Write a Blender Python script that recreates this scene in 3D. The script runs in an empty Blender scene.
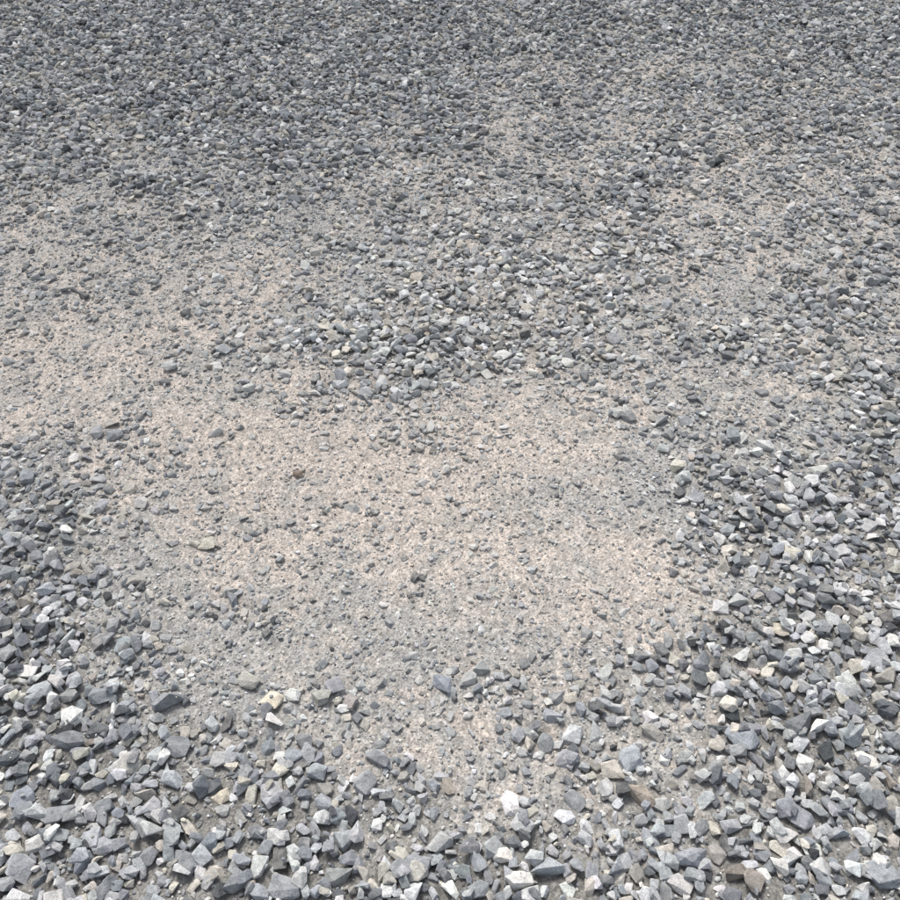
import bpy, math, numpy as np, time
from mathutils import Vector
T0=time.time()
rng=np.random.default_rng(11)
scene=bpy.context.scene
scene.view_settings.view_transform='Standard'
scene.view_settings.look='None'
scene.view_settings.exposure=0

# ------------------------------------------------------------ camera
H=1.55; PITCH=math.radians(45); FOV=math.radians(55)
cam=bpy.data.cameras.new("camera"); cam.sensor_width=36; cam.angle=FOV
cam.clip_end=2000; cam.clip_start=0.02
camo=bpy.data.objects.new("camera",cam); scene.collection.objects.link(camo)
camo.location=(0,0,H); camo.rotation_euler=(math.pi/2-PITCH,0,0)
scene.camera=camo

# ------------------------------------------------------------ layout survey of the lot
VX=np.array([50,150,250,350,450,550,650,750,850.])
VY=np.array([20,70,130,190,240,290,345,400,450,500,560,620,680,740,800,870.])
COARSE=np.array([
[.8,.85,.85,.85,.8,.75,.75,.75,.8],
[.8,.85,.9,.9,.8,.7,.65,.6,.7],
[.65,.8,.9,.85,.65,.6,.65,.65,.75],
[.5,.6,.7,.55,.5,.65,.65,.55,.7],
[.3,.35,.4,.45,.6,.75,.75,.6,.65],
[.28,.3,.4,.6,.8,.8,.65,.55,.65],
[.22,.25,.5,.85,.85,.75,.5,.5,.65],
[.25,.4,.45,.45,.4,.35,.4,.5,.65],
[.5,.45,.18,.15,.12,.14,.4,.5,.75],
[.65,.45,.14,.12,.15,.15,.45,.62,.95],
[.75,.45,.18,.16,.15,.15,.35,.7,1],
[.88,.6,.28,.24,.18,.18,.35,.72,1],
[1,.82,.55,.36,.34,.38,.45,.78,1],
[1,.98,.72,.55,.52,.6,.7,.9,1],
[1,1,.9,.75,.75,.85,1,1,1],
[1,1,1,.95,1,1,1,1,1]])
SAND=np.array([
[.1,.1,.1,.1,.1,.2,.15,.1,.1],
[.2,.15,.1,.1,.2,.35,.45,.45,.3],
[.4,.2,.1,.15,.3,.35,.4,.5,.35],
[.4,.3,.2,.3,.35,.4,.5,.5,.4],
[.3,.35,.4,.4,.4,.45,.5,.5,.4],
[.45,.5,.55,.45,.4,.4,.5,.4,.4],
[.8,.85,.55,.4,.4,.4,.5,.4,.3],
[.6,.6,.6,.5,.65,.7,.5,.3,.3],
[.5,.5,1.,.9,1.,.9,.35,.2,.3],
[.3,.6,1.,1.,.75,.6,.15,.15,.2],
[.3,.45,.5,.5,.65,.55,.4,.3,.2],
[.2,.3,.3,.4,.75,.65,.7,.35,.2],
[.2,.2,.2,.2,.4,.4,.5,.35,.3],
[.2,.2,.3,.3,.3,.3,.3,.3,.3],
[.2,.2,.3,.3,.3,.3,.2,.2,.2],
[.2,.2,.2,.2,.2,.2,.2,.2,.2]])
FP=450/math.tan(FOV/2)
def survey(x,y):
    y=np.maximum(y,-1.2)
    d=y*math.cos(PITCH)+H*math.sin(PITCH); u=y*math.sin(PITCH)-H*math.cos(PITCH)
    return 450+FP*x/d, 450-FP*u/d
def unsurvey(u,v):
    a=(u-450)/FP; b=(450-v)/FP
    s,c=math.sin(PITCH),math.cos(PITCH)
    y_=c+b*s; z_=-s+b*c; t=-H/z_
    return a*t,y_*t
def interp2(G,x,y,wob=0.0):
    X,Y=survey(x+wob*wn(x,y,1),y+wob*wn(x,y,2))
    fx=np.clip(np.interp(X,VX,np.arange(len(VX))),0,len(VX)-1.001)
    fy=np.clip(np.interp(Y,VY,np.arange(len(VY))),0,len(VY)-1.001)
    ix=fx.astype(int);iy=fy.astype(int);tx=fx-ix;ty=fy-iy
    return (G[iy,ix]*(1-tx)+G[iy,ix+1]*tx)*(1-ty)+(G[iy+1,ix]*(1-tx)+G[iy+1,ix+1]*tx)*ty
NT=rng.random((8,256,256))*2-1
def vn(x,y,k):
    x=np.asarray(x,float);y=np.asarray(y,float)
    ix=np.floor(x).astype(int);iy=np.floor(y).astype(int);tx=x-ix;ty=y-iy
    tx=tx*tx*(3-2*tx);ty=ty*ty*(3-2*ty)
    t=NT[k]
    a=t[iy%256,ix%256];b=t[iy%256,(ix+1)%256];c=t[(iy+1)%256,ix%256];d=t[(iy+1)%256,(ix+1)%256]
    return (a*(1-tx)+b*tx)*(1-ty)+(c*(1-tx)+d*tx)*ty
def fbm(x,y,f,k,o=3):
    s=0;a=1;n=0
    for i in range(o):
        s=s+a*vn(x*f+17.3*i,y*f+9.1*i,(k+i)%8);n+=a;a*=.55;f*=2.1
    return s/n
def wn(x,y,k): return fbm(x,y,3.0,k,3)
def coarse(x,y):
    return np.clip(interp2(COARSE,x,y,.16)+.34*fbm(x,y,4.5,3,3)+.38*fbm(x,y,14,5,3),0,1)
def sand(x,y):
    return np.clip(interp2(SAND,x,y,.10)+.5*fbm(x,y,5,6,3)+.5*fbm(x,y,16,2,3),0,1)
def ground_h(x,y):
    r=np.sqrt(x*x+(y-2.5)**2); fade=np.clip(1.6-r/12,0,1)
    return fade*(.018*fbm(x,y,1.1,0,2)+.006*fbm(x,y,6,4,3)+.010*(interp2(COARSE,x,y,.1)-.5))

# ------------------------------------------------------------ materials
def N(nt,t,**k):
    n=nt.nodes.new(t)
    for a,b in k.items(): setattr(n,a,b)
    return n
def newmat(name):
    m=bpy.data.materials.new(name); m.use_nodes=True; nt=m.node_tree; nt.nodes.clear()
    o=N(nt,'ShaderNodeOutputMaterial'); b=N(nt,'ShaderNodeBsdfDiffuse')
    b.inputs['Roughness'].default_value=.6
    nt.links.new(b.outputs[0],o.inputs[0]); return m,nt,b
def mixc(nt,f,a,b,bt='MIX'):
    m=N(nt,'ShaderNodeMix',data_type='RGBA',blend_type=bt)
    for s,v in ((0,f),(6,a),(7,b)):
        if isinstance(v,bpy.types.NodeSocket): nt.links.new(v,m.inputs[s])
        else: m.inputs[s].default_value=v if s==0 else (*v,1)
    return m.outputs[2]
def mr(nt,v,a,b,c,d):
    m=N(nt,'ShaderNodeMapRange'); nt.links.new(v,m.inputs[0])
    for i,q in enumerate((a,b,c,d)): m.inputs[i+1].default_value=q
    return m.outputs[0]
def mth(nt,op,a,b=None):
    m=N(nt,'ShaderNodeMath',operation=op)
    for i,v in enumerate((a,b)):
        if v is None: continue
        if isinstance(v,bpy.types.NodeSocket): nt.links.new(v,m.inputs[i])
        else: m.inputs[i].default_value=v
    return m.outputs[0]
SANDC=(.645,.575,.505); FINES=(.465,.45,.42); DUSTC=(.61,.58,.53)

def stone_material(name,attr_type,vscale,simple=False):
    m,nt,b=newmat(name); L=nt.links
    at=N(nt,'ShaderNodeAttribute',attribute_type=attr_type,attribute_name='tint')
    ad=N(nt,'ShaderNodeAttribute',attribute_type=attr_type,attribute_name='dust')
    col=at.outputs['Color']
    g=N(nt,'ShaderNodeNewGeometry'); sx=N(nt,'ShaderNodeSeparateXYZ'); L.new(g.outputs['Normal'],sx.inputs[0])
    up=mr(nt,sx.outputs[2],.0,.9,.3,1.)
    if simple:
        f=mth(nt,'MULTIPLY',up,ad.outputs['Fac'])
        L.new(mixc(nt,f,col,DUSTC),b.inputs['Color']); return m
    tc=N(nt,'ShaderNodeTexCoord'); oi=N(nt,'ShaderNodeObjectInfo')
    va=N(nt,'ShaderNodeVectorMath',operation='ADD'); L.new(tc.outputs['Object'],va.inputs[0])
    L.new(mth(nt,'MULTIPLY',oi.outputs['Random'],40.),va.inputs[1])
    def noise(s,det=4,r=.6):
        n=N(nt,'ShaderNodeTexNoise'); L.new(va.outputs[0],n.inputs['Vector'])
        n.inputs['Scale'].default_value=s*vscale; n.inputs['Detail'].default_value=det; n.inputs['Roughness'].default_value=r
        return n.outputs[0]
    n1=noise(1.7,4,.7); n2=noise(11,1,.7)
    col=mixc(nt,1.,col,mr(nt,n1,.3,.7,.7,1.3),'MULTIPLY')
    col=mixc(nt,1.,col,mr(nt,n2,.25,.75,.68,1.32),'MULTIPLY')
    nd=mr(nt,n1,.38,.6,.35,1.)
    f=mth(nt,'MULTIPLY',mth(nt,'MULTIPLY',up,nd),ad.outputs['Fac'])
    col=mixc(nt,f,col,DUSTC)
    L.new(col,b.inputs['Color'])
    bp=N(nt,'ShaderNodeBump'); bp.inputs['Strength'].default_value=.7; bp.inputs['Distance'].default_value=.003
    L.new(noise(3.5,3,.7),bp.inputs['Height']); L.new(bp.outputs[0],b.inputs['Normal'])
    return m
mat_stone=stone_material("crushed_stone","INSTANCER",1.0)
mat_grit=stone_material("stone_grit","GEOMETRY",90.0,True)

mg,nt,b=newmat("compacted_dust_and_fines"); L=nt.links
a_s=N(nt,'ShaderNodeAttribute',attribute_name='sand')
tc=N(nt,'ShaderNodeTexCoord')
def gn(s,d=5,r=.6):
    n=N(nt,'ShaderNodeTexNoise'); L.new(tc.outputs['Object'],n.inputs['Vector'])
    n.inputs['Scale'].default_value=s;n.inputs['Detail'].default_value=d;n.inputs['Roughness'].default_value=r;return n.outputs[0]
def gv(s,out='Color'):
    n=N(nt,'ShaderNodeTexVoronoi'); L.new(tc.outputs['Object'],n.inputs['Vector']); n.inputs['Scale'].default_value=s; return n.outputs[out]
sf=mth(nt,'ADD',a_s.outputs['Fac'],mr(nt,gn(30,4),.3,.7,-.35,.35))
sf=mr(nt,sf,.2,.95,0,1)
col=mixc(nt,sf,FINES,SANDC)
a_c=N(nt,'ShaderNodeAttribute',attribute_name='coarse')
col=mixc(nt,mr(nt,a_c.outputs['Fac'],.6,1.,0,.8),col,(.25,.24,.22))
bw=N(nt,'ShaderNodeRGBToBW'); L.new(gv(260),bw.inputs[0])
col=mixc(nt,1.,col,mr(nt,bw.outputs[0],.15,.85,.66,1.25),'MULTIPLY')
bw2=N(nt,'ShaderNodeRGBToBW'); L.new(gv(110),bw2.inputs[0])
col=mixc(nt,1.,col,mr(nt,bw2.outputs[0],.2,.8,.8,1.14),'MULTIPLY')
bw3=N(nt,'ShaderNodeRGBToBW'); L.new(gv(32),bw3.inputs[0])
farcol=mixc(nt,mr(nt,bw3.outputs[0],.25,.75,0,1),(.15,.155,.16),(.45,.445,.43))
a_f=N(nt,'ShaderNodeAttribute',attribute_name='far')
col=mixc(nt,mth(nt,'MULTIPLY',a_f.outputs['Fac'],.8),col,farcol)
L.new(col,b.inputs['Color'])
hsum=mth(nt,'ADD',mth(nt,'MULTIPLY',gv(200,'Distance'),-.5),mth(nt,'ADD',gn(350,3,.7),mth(nt,'MULTIPLY',mth(nt,'MULTIPLY',gv(32,'Distance'),-3.),a_f.outputs['Fac'])))
bp=N(nt,'ShaderNodeBump'); bp.inputs['Strength'].default_value=.6; bp.inputs['Distance'].default_value=.004
L.new(hsum,bp.inputs['Height']); L.new(bp.outputs[0],b.inputs['Normal'])

# ------------------------------------------------------------ ground sheet
X0,X1,Y0,Y1=-4.2,4.2,-.6,7.2
def axis(a,b_,st,far=400):
    core=np.arange(a,b_+1e-6,st); k=np.geomspace(st*1.5,far,46)
    return np.concatenate([(a-np.cumsum(k)*.5)[::-1],core,b_+np.cumsum(k)*.5])
xs=axis(X0,X1,.014);ys=axis(Y0,Y1,.014)
gx,gy=np.meshgrid(xs,ys)
gz=ground_h(gx,gy)+.0012*fbm(gx,gy,45,1,2)*(np.abs(gx)<5)
co=np.stack([gx,gy,gz],-1).reshape(-1,3)
ny,nx=gx.shape
idx=np.arange(nx*ny).reshape(ny,nx)
q=np.stack([idx[:-1,:-1],idx[:-1,1:],idx[1:,1:],idx[1:,:-1]],-1).reshape(-1,4)
def make_mesh(name,co,faces,smooth):
    me=bpy.data.meshes.new(name); k=faces.shape[1]; nf=len(faces)
    me.vertices.add(len(co)); me.vertices.foreach_set('co',co.astype(np.float32).ravel())
    me.loops.add(nf*k); me.loops.foreach_set('vertex_index',faces.astype(np.int32).ravel())
    me.polygons.add(nf); me.polygons.foreach_set('loop_start',np.arange(0,nf*k,k,dtype=np.int32))
    me.polygons.foreach_set('use_smooth',np.full(nf,smooth))
    me.update(calc_edges=True); return me
def fattr(me,name,v):
    a=me.attributes.new(name,'FLOAT','POINT'); a.data.foreach_set('value',np.asarray(v,np.float32).ravel())
def cattr(me,name,v):
    a=me.attributes.new(name,'FLOAT_COLOR','POINT'); v=np.concatenate([v,np.ones((len(v),1))],1)
    a.data.foreach_set('color',v.astype(np.float32).ravel())
me=make_mesh("ground",co,q,True)
fattr(me,'sand',sand(gx,gy)); fattr(me,'coarse',coarse(gx,gy))
hw=1.3+.56*np.maximum(gy,0)
far=np.clip((np.abs(gx)-hw)/.4,0,1); far=np.maximum(far,np.clip((gy-6.)/.5,0,1)); far=np.maximum(far,np.clip((-.2-gy)/.3,0,1))
fattr(me,'far',far)
me.materials.append(mg)
go=bpy.data.objects.new("ground",me); scene.collection.objects.link(go)
print("ground",time.time()-T0)

# ------------------------------------------------------------ stone shapes : crushed, angular
import bmesh
stones=bpy.data.collections.new("gravel_stone_shapes")
NV=56
thick=[]
for i in range(NV):
    r=np.random.default_rng(500+i)
    n=int(r.integers(10,16))
    p=r.normal(size=(n,3)); p/=np.linalg.norm(p,axis=1,keepdims=True)
    p=np.sign(p)*np.abs(p)**.7; p*=r.uniform(.85,1.05,(n,1))
    p=p*np.array([1,r.uniform(.6,.92),r.uniform(.34,.58)])
    p[:,0]+=p[:,2]*r.uniform(-.3,.3)
    bm=bmesh.new()
    for c in p: bm.verts.new(c)
    res=bmesh.ops.convex_hull(bm,input=bm.verts)
    dead=[v for v in bm.verts if not v.link_faces]
    if dead: bmesh.ops.delete(bm,geom=dead,context='VERTS')
    bmesh.ops.dissolve_limit(bm,angle_limit=.3,verts=bm.verts[:],edges=bm.edges[:])
    bmesh.ops.bevel(bm,geom=bm.edges[:],offset=.035,segments=2,profile=.6,affect='EDGES',clamp_overlap=True)
    bmesh.ops.recalc_face_normals(bm,faces=bm.faces[:])
    bmesh.ops.triangulate(bm,faces=bm.faces[:])
    v=np.array([q_.co[:] for q_ in bm.verts])
    s=1/np.abs(v[:,:2]).max(); thick.append(np.abs(v[:,2]).max()*s)
    for q_ in bm.verts: q_.co*=s
    m=bpy.data.meshes.new("gravel_stone"); bm.to_mesh(m); bm.free()
    m.materials.append(mat_stone)
    stones.objects.link(bpy.data.objects.new("gravel_stone.%03d"%i,m))
thick=np.array(thick)

# ------------------------------------------------------------ settle stones on the ground (height raster)
RES=.003
RX0,RY0=-5.2,-.7; RW=int(10.4/RES); RH=int(8/RES)
Z=np.zeros((RH,RW),np.float32)
def palette(n,r,c):
    pal=np.array([[.265,.28,.295],[.345,.36,.372],[.45,.46,.465],[.58,.585,.575],[.175,.185,.195],[.57,.535,.47],[.42,.40,.36],[.72,.71,.68],[.095,.10,.105],[.36,.325,.285]])
    pr=np.array([.20,.22,.18,.15,.09,.09,.04,.08,.03,.007]); pr/=pr.sum()
    t=pal[r.choice(len(pal),n,p=pr)]
    return t*r.uniform(.82,1.18,(n,1))*(1+r.normal(size=(n,3))*.012)
P=[];
def settle(x,y,rad,var,embed,maxocc,limit):
    ix=int((x-RX0)/RES);iy=int((y-RY0)/RES);k=max(1,int(rad*.8/RES))
    if ix<k or iy<k or ix>=RW-k-1 or iy>=RH-k-1: return None
    s=Z[iy-k:iy+k+1,ix-k:ix+k+1]
    if maxocc<1:
        if np.count_nonzero(s>.002)>maxocc*s.size: return None
    base=float(s.mean())
    if base>limit: return None
    h=thick[var]*rad
    zc=base+h*(1-embed)
    yy,xx=np.ogrid[-k:k+1,-k:k+1]
    dome=(zc+h*.8*np.sqrt(np.clip(1-(xx*xx+yy*yy)/(k*k*1.35),0,1))).astype(np.float32)
    dome[(xx*xx+yy*yy)>k*k*1.2]=0
    np.maximum(s,dome,out=s)
    return zc
def inregion(x,y,mar=.5): return (np.abs(x)<.45+mar+.53*np.maximum(y,0))&(y>-.2)&(y<6.2)
def gen(n,r):
    x=r.uniform(-4.8,4.8,n); y=r.uniform(-.35,6.8,n); k=inregion(x,y); return x[k],y[k]
def add(x,y,z,rad,var,tint,dust,tilt,rz=None):
    P.append((x,y,z,rad,var,tint,dust,tilt,rz))
LM=[(272,700,24,(.52,.47,.38)),(221,795,24,(.5,.45,.36)),(248,680,26,(.36,.35,.31)),(443,683,26,(.24,.26,.29)),(503,855,26,(.6,.57,.52)),
(548,873,36,(.26,.28,.29)),(740,741,36,(.24,.26,.28)),(798,727,34,(.13,.14,.15)),(83,300,16,(.11,.11,.11)),(553,105,15,(.12,.12,.13)),
(485,242,13,(.13,.14,.15)),(208,543,20,(.4,.38,.32)),(298,473,12,(.24,.18,.14)),(655,667,22,(.2,.21,.23)),(762,393,16,(.3,.3,.3)),
(168,704,34,(.2,.21,.22)),(102,697,30,(.2,.215,.23)),(42,692,30,(.3,.32,.33)),(70,742,34,(.2,.21,.22)),(175,748,34,(.22,.23,.24)),
(138,830,34,(.3,.31,.31)),(187,865,34,(.2,.21,.22)),(285,888,36,(.27,.28,.29)),(60,817,36,(.2,.21,.22)),(440,842,32,(.34,.34,.33)),
(640,798,30,(.33,.28,.23)),(612,770,26,(.42,.39,.34)),(690,860,34,(.24,.25,.27)),(735,877,32,(.15,.13,.11)),(782,850,30,(.55,.52,.46)),
(862,766,24,(.58,.55,.5)),(887,622,28,(.13,.125,.12)),(763,448,20,(.5,.5,.48)),(778,633,24,(.45,.41,.34)),(850,738,32,(.28,.3,.31)),
(800,820,34,(.24,.25,.27)),(875,880,36,(.25,.265,.28)),(520,880,32,(.5,.49,.46)),(604,703,20,(.33,.34,.35)),(553,715,22,(.3,.31,.33)),
(632,760,28,(.34,.36,.38)),(570,695,20,(.4,.37,.32)),(165,385,13,(.2,.2,.2)),(187,316,14,(.16,.16,.16)),(672,572,13,(.16,.16,.17)),
(842,132,12,(.13,.13,.13)),(694,398,14,(.16,.16,.17)),(487,366,18,(.22,.23,.24)),(280,412,12,(.2,.2,.2)),(432,448,10,(.2,.19,.17)),
(115,437,18,(.25,.26,.27)),(230,590,16,(.3,.3,.28)),(480,665,20,(.3,.31,.3)),(322,697,22,(.3,.3,.27)),(130,765,28,(.42,.41,.38)),(20,870,34,(.3,.31,.32)),
(405,868,30,(.22,.23,.24)),(340,875,30,(.26,.27,.26)),(235,880,34,(.22,.23,.24)),(905,700,32,(.3,.31,.32)),(690,640,20,(.3,.31,.32)),(515,672,14,(.34,.32,.28))]
for i,(u,v,w,t) in enumerate(LM):
    x,y=unsurvey(u,v); d=y*math.cos(PITCH)+H*math.sin(PITCH); rad=w*d/FP*.5*.95
    var=int(rng.integers(NV)); z=settle(x,y,rad,var,.3,2,9)
    if z: add(x,y,z,rad,var,np.array(t)*1.35,.2,.12,rng.uniform(-.5,.5))
def pass_(n,rmin,rmax,accept,embed,maxocc,limit,tilt,seed,power=1.5,sc=(1,1)):
    r=np.random.default_rng(seed)
    x,y=gen(n,r); n=len(x)
    rad=(rmin+(rmax-rmin)*r.random(n)**power)*np.interp(y,[1.2,3.2],sc)
    c=coarse(x,y); s=sand(x,y)
    k=r.random(n)<accept(c,s,rad)
    x,y,rad,c,s=x[k],y[k],rad[k],c[k],s[k]; n=len(x)
    o=np.argsort(-np.round(rad/.004)); x,y,rad,c,s=x[o],y[o],rad[o],c[o],s[o]
    var=r.integers(0,NV,n); tint=palette(n,r,c)
    pale=np.exp(-((x-.05)/.75)**2-((y-2.25)/.55)**2)*.35
    tint=tint*(1+pale[:,None]*np.array([1.05,1.,.9]))
    dust=np.clip(.16+.7*(1-c)*(.4+.6*s)+.25*(s-.4)+.5*pale+r.normal(size=n)*.17,0.02,.9)
    em=embed(c,r,n); cnt=0
    for i in range(n):
        z=settle(x[i],y[i],rad[i],var[i],em[i],maxocc,limit)
        if z is None: continue
        add(x[i],y[i],z,rad[i],var[i],tint[i],dust[i],tilt); cnt+=1
    print("pass",seed,cnt,time.time()-T0)
emb=lambda c,r,n: np.clip(.75-.6*c+r.normal(size=n)*.18,.05,1.1)
pass_(90000,.0125,.0235,lambda c,s,rad:np.clip((c-.33)*1.6,0.004,1)**1.4,emb,.38,9,.22,1,1.6,(1,1.02))
pass_(120000,.009,.0135,lambda c,s,rad:np.clip((c-.08)*1.4,.06,1),emb,.42,9,.3,2,1.,(1,1.12))
pass_(46000,.010,.020,lambda c,s,rad:np.clip((c-.55)*2.2,0,1),lambda c,r,n:np.full(n,.3),2,.02,.35,3,1.5,(1,1.05))
pass_(130000,.005,.0095,lambda c,s,rad:np.clip(.4+c*.7-.2*s,.2,1),emb,.4,9,.4,4,1.)
n=len(P); print("stones",n)
px=np.array([p[0] for p in P]);py=np.array([p[1] for p in P])
pz=np.array([p[2] for p in P])+ground_h(px,py)
rad=np.array([p[3] for p in P])
var=np.array([p[4] for p in P])
tint=np.clip(np.array([p[5] for p in P]),0.02,.82); dust=np.array([p[6] for p in P]); tilt=np.array([p[7] for p in P])
rot=np.stack([rng.normal(size=n)*tilt,rng.normal(size=n)*tilt,rng.uniform(0,6.283,n)],1)
for i,p in enumerate(P):
    if p[8] is not None: rot[i,2]=p[8]
scl=np.stack([rad,rad*rng.uniform(.85,1.1,n),rad*rng.uniform(.85,1.15,n)],1)
me=bpy.data.meshes.new("gravel"); me.vertices.add(n)
me.vertices.foreach_set('co',np.stack([px,py,pz],1).astype(np.float32).ravel())
for nm,v in (('rot',rot),('scl',scl)):
    a=me.attributes.new(nm,'FLOAT_VECTOR','POINT'); a.data.foreach_set('vector',v.astype(np.float32).ravel())
a=me.attributes.new('variant','INT','POINT'); a.data.foreach_set('value',var.astype(np.int32))
cattr(me,'tint',tint); fattr(me,'dust',dust)
gob=bpy.data.objects.new("gravel",me); scene.collection.objects.link(gob)
ng=bpy.data.node_groups.new("scatter_gravel",'GeometryNodeTree')
ng.interface.new_socket("Geometry",in_out='INPUT',socket_type='NodeSocketGeometry')
ng.interface.new_socket("Geometry",in_out='OUTPUT',socket_type='NodeSocketGeometry')
gi=ng.nodes.new('NodeGroupInput');goo=ng.nodes.new('NodeGroupOutput')
iop=ng.nodes.new('GeometryNodeInstanceOnPoints'); ci=ng.nodes.new('GeometryNodeCollectionInfo')
ci.inputs['Collection'].default_value=stones; ci.inputs['Separate Children'].default_value=True; ci.inputs['Reset Children'].default_value=True
def na(nm,dt):
    q=ng.nodes.new('GeometryNodeInputNamedAttribute'); q.data_type=dt; q.inputs['Name'].default_value=nm; return q.outputs['Attribute']
e2r=ng.nodes.new('FunctionNodeEulerToRotation')
K=ng.links.new
K(gi.outputs[0],iop.inputs['Points']);K(ci.outputs[0],iop.inputs['Instance']); iop.inputs['Pick Instance'].default_value=True
K(na('variant','INT'),iop.inputs['Instance Index']); K(na('rot','FLOAT_VECTOR'),e2r.inputs[0]); K(e2r.outputs[0],iop.inputs['Rotation'])
K(na('scl','FLOAT_VECTOR'),iop.inputs['Scale']); K(iop.outputs[0],goo.inputs[0])
md=gob.modifiers.new("scatter",'NODES'); md.node_group=ng

# ------------------------------------------------------------ grit
def grit(name,n,rmin,rmax,basev,basef,seed,acc,lift):
    r=np.random.default_rng(seed)
    x,y=gen(n,r); c=coarse(x,y); s=sand(x,y)
    k=r.random(len(x))<acc(c,s)*np.clip(1.25-y*.14,.2,1)*np.where(np.abs(x)<.25+.1+.6*y,1,.6)
    x,y,c,s=x[k],y[k],c[k],s[k]; n=len(x)
    ix=((x-RX0)/RES).astype(int);iy=((y-RY0)/RES).astype(int)
    zz=Z[iy,ix]; 
    k=(zz<.004)|(r.random(n)<.04); x,y,c,s,zz=x[k],y[k],c[k],s[k],zz[k]; n=len(x)
    rad=rmin+(rmax-rmin)*r.random(n)**1.8
    q=r.normal(size=(n,4)); q/=np.linalg.norm(q,axis=1,keepdims=True)
    w,a,b_,d=q.T
    R=np.stack([1-2*(b_*b_+d*d),2*(a*b_-d*w),2*(a*d+b_*w),2*(a*b_+d*w),1-2*(a*a+d*d),2*(b_*d-a*w),2*(a*d-b_*w),2*(b_*d+a*w),1-2*(a*a+b_*b_)],-1).reshape(n,3,3)
    bv=basev[None]*np.stack([np.ones(n),r.uniform(.6,.95,n),r.uniform(.45,.8,n)],1)[:,None,:]
    bv=bv*(1+r.normal(size=(n,len(basev),1))*.16)
    v=np.einsum('nij,nkj->nki',R,bv); v[:,:,2]*=.75
    v*=rad[:,None,None]
    v+=np.stack([x,y,ground_h(x,y)+zz+rad*lift],1)[:,None,:]
    f=(basef[None]+(np.arange(n)*len(basev))[:,None,None]).reshape(-1,3)
    me=make_mesh(name,v.reshape(-1,3),f,False)
    t=palette(n,r,c)**1.3*1.45; du=np.clip(.17+.45*s+r.normal(size=n)*.35,0,.95)
    cattr(me,'tint',np.clip(np.repeat(t,len(basev),0),.02,.8)); fattr(me,'dust',np.repeat(du,len(basev)))
    me.materials.append(mat_grit)
    o=bpy.data.objects.new(name,me); scene.collection.objects.link(o); print(name,n,time.time()-T0)
bm=bmesh.new(); bmesh.ops.create_icosphere(bm,subdivisions=1,radius=1)
iv=np.array([v.co[:] for v in bm.verts]); ifc=np.array([[v.index for v in f.verts] for f in bm.faces]); bm.free()
ov=np.array([[1,0,0],[-1,0,0],[0,1,0],[0,-1,0],[0,0,1],[0,0,-1.]]); of=np.array([[0,2,4],[2,1,4],[1,3,4],[3,0,4],[2,0,5],[1,2,5],[3,1,5],[0,3,5]])
grit("stone_chips",290000,.0028,.006,iv,ifc,51,lambda c,s:np.clip(.9-.3*s,.15,1),.4)
grit("coarse_sand",400000,.0013,.003,ov,of,52,lambda c,s:np.clip(.9-.3*s,.2,1),.5)

# ------------------------------------------------------------ light
SE,SA=math.radians(57),math.radians(-25)
w=bpy.data.worlds.new("World"); scene.world=w; w.use_nodes=True
wn_=w.node_tree; bg=wn_.nodes['Background']; sk=wn_.nodes.new('ShaderNodeTexSky'); sk.sky_type='NISHITA'
sk.sun_disc=False; sk.sun_elevation=SE; sk.sun_rotation=SA; sk.dust_density=3; sk.air_density=1
hs=wn_.nodes.new('ShaderNodeHueSaturation'); hs.inputs['Saturation'].default_value=.5
wn_.links.new(sk.outputs[0],hs.inputs['Color']); wn_.links.new(hs.outputs[0],bg.inputs[0]); bg.inputs[1].default_value=.15
ld=bpy.data.lights.new("sun",'SUN'); ld.energy=2.95; ld.angle=math.radians(15); ld.color=(1,.985,.965)
lo=bpy.data.objects.new("sun",ld); scene.collection.objects.link(lo)
dv=Vector((math.sin(SA)*math.cos(SE),math.cos(SA)*math.cos(SE),math.sin(SE)))
lo.rotation_euler=dv.to_track_quat('Z','Y').to_euler()
print("done",time.time()-T0)
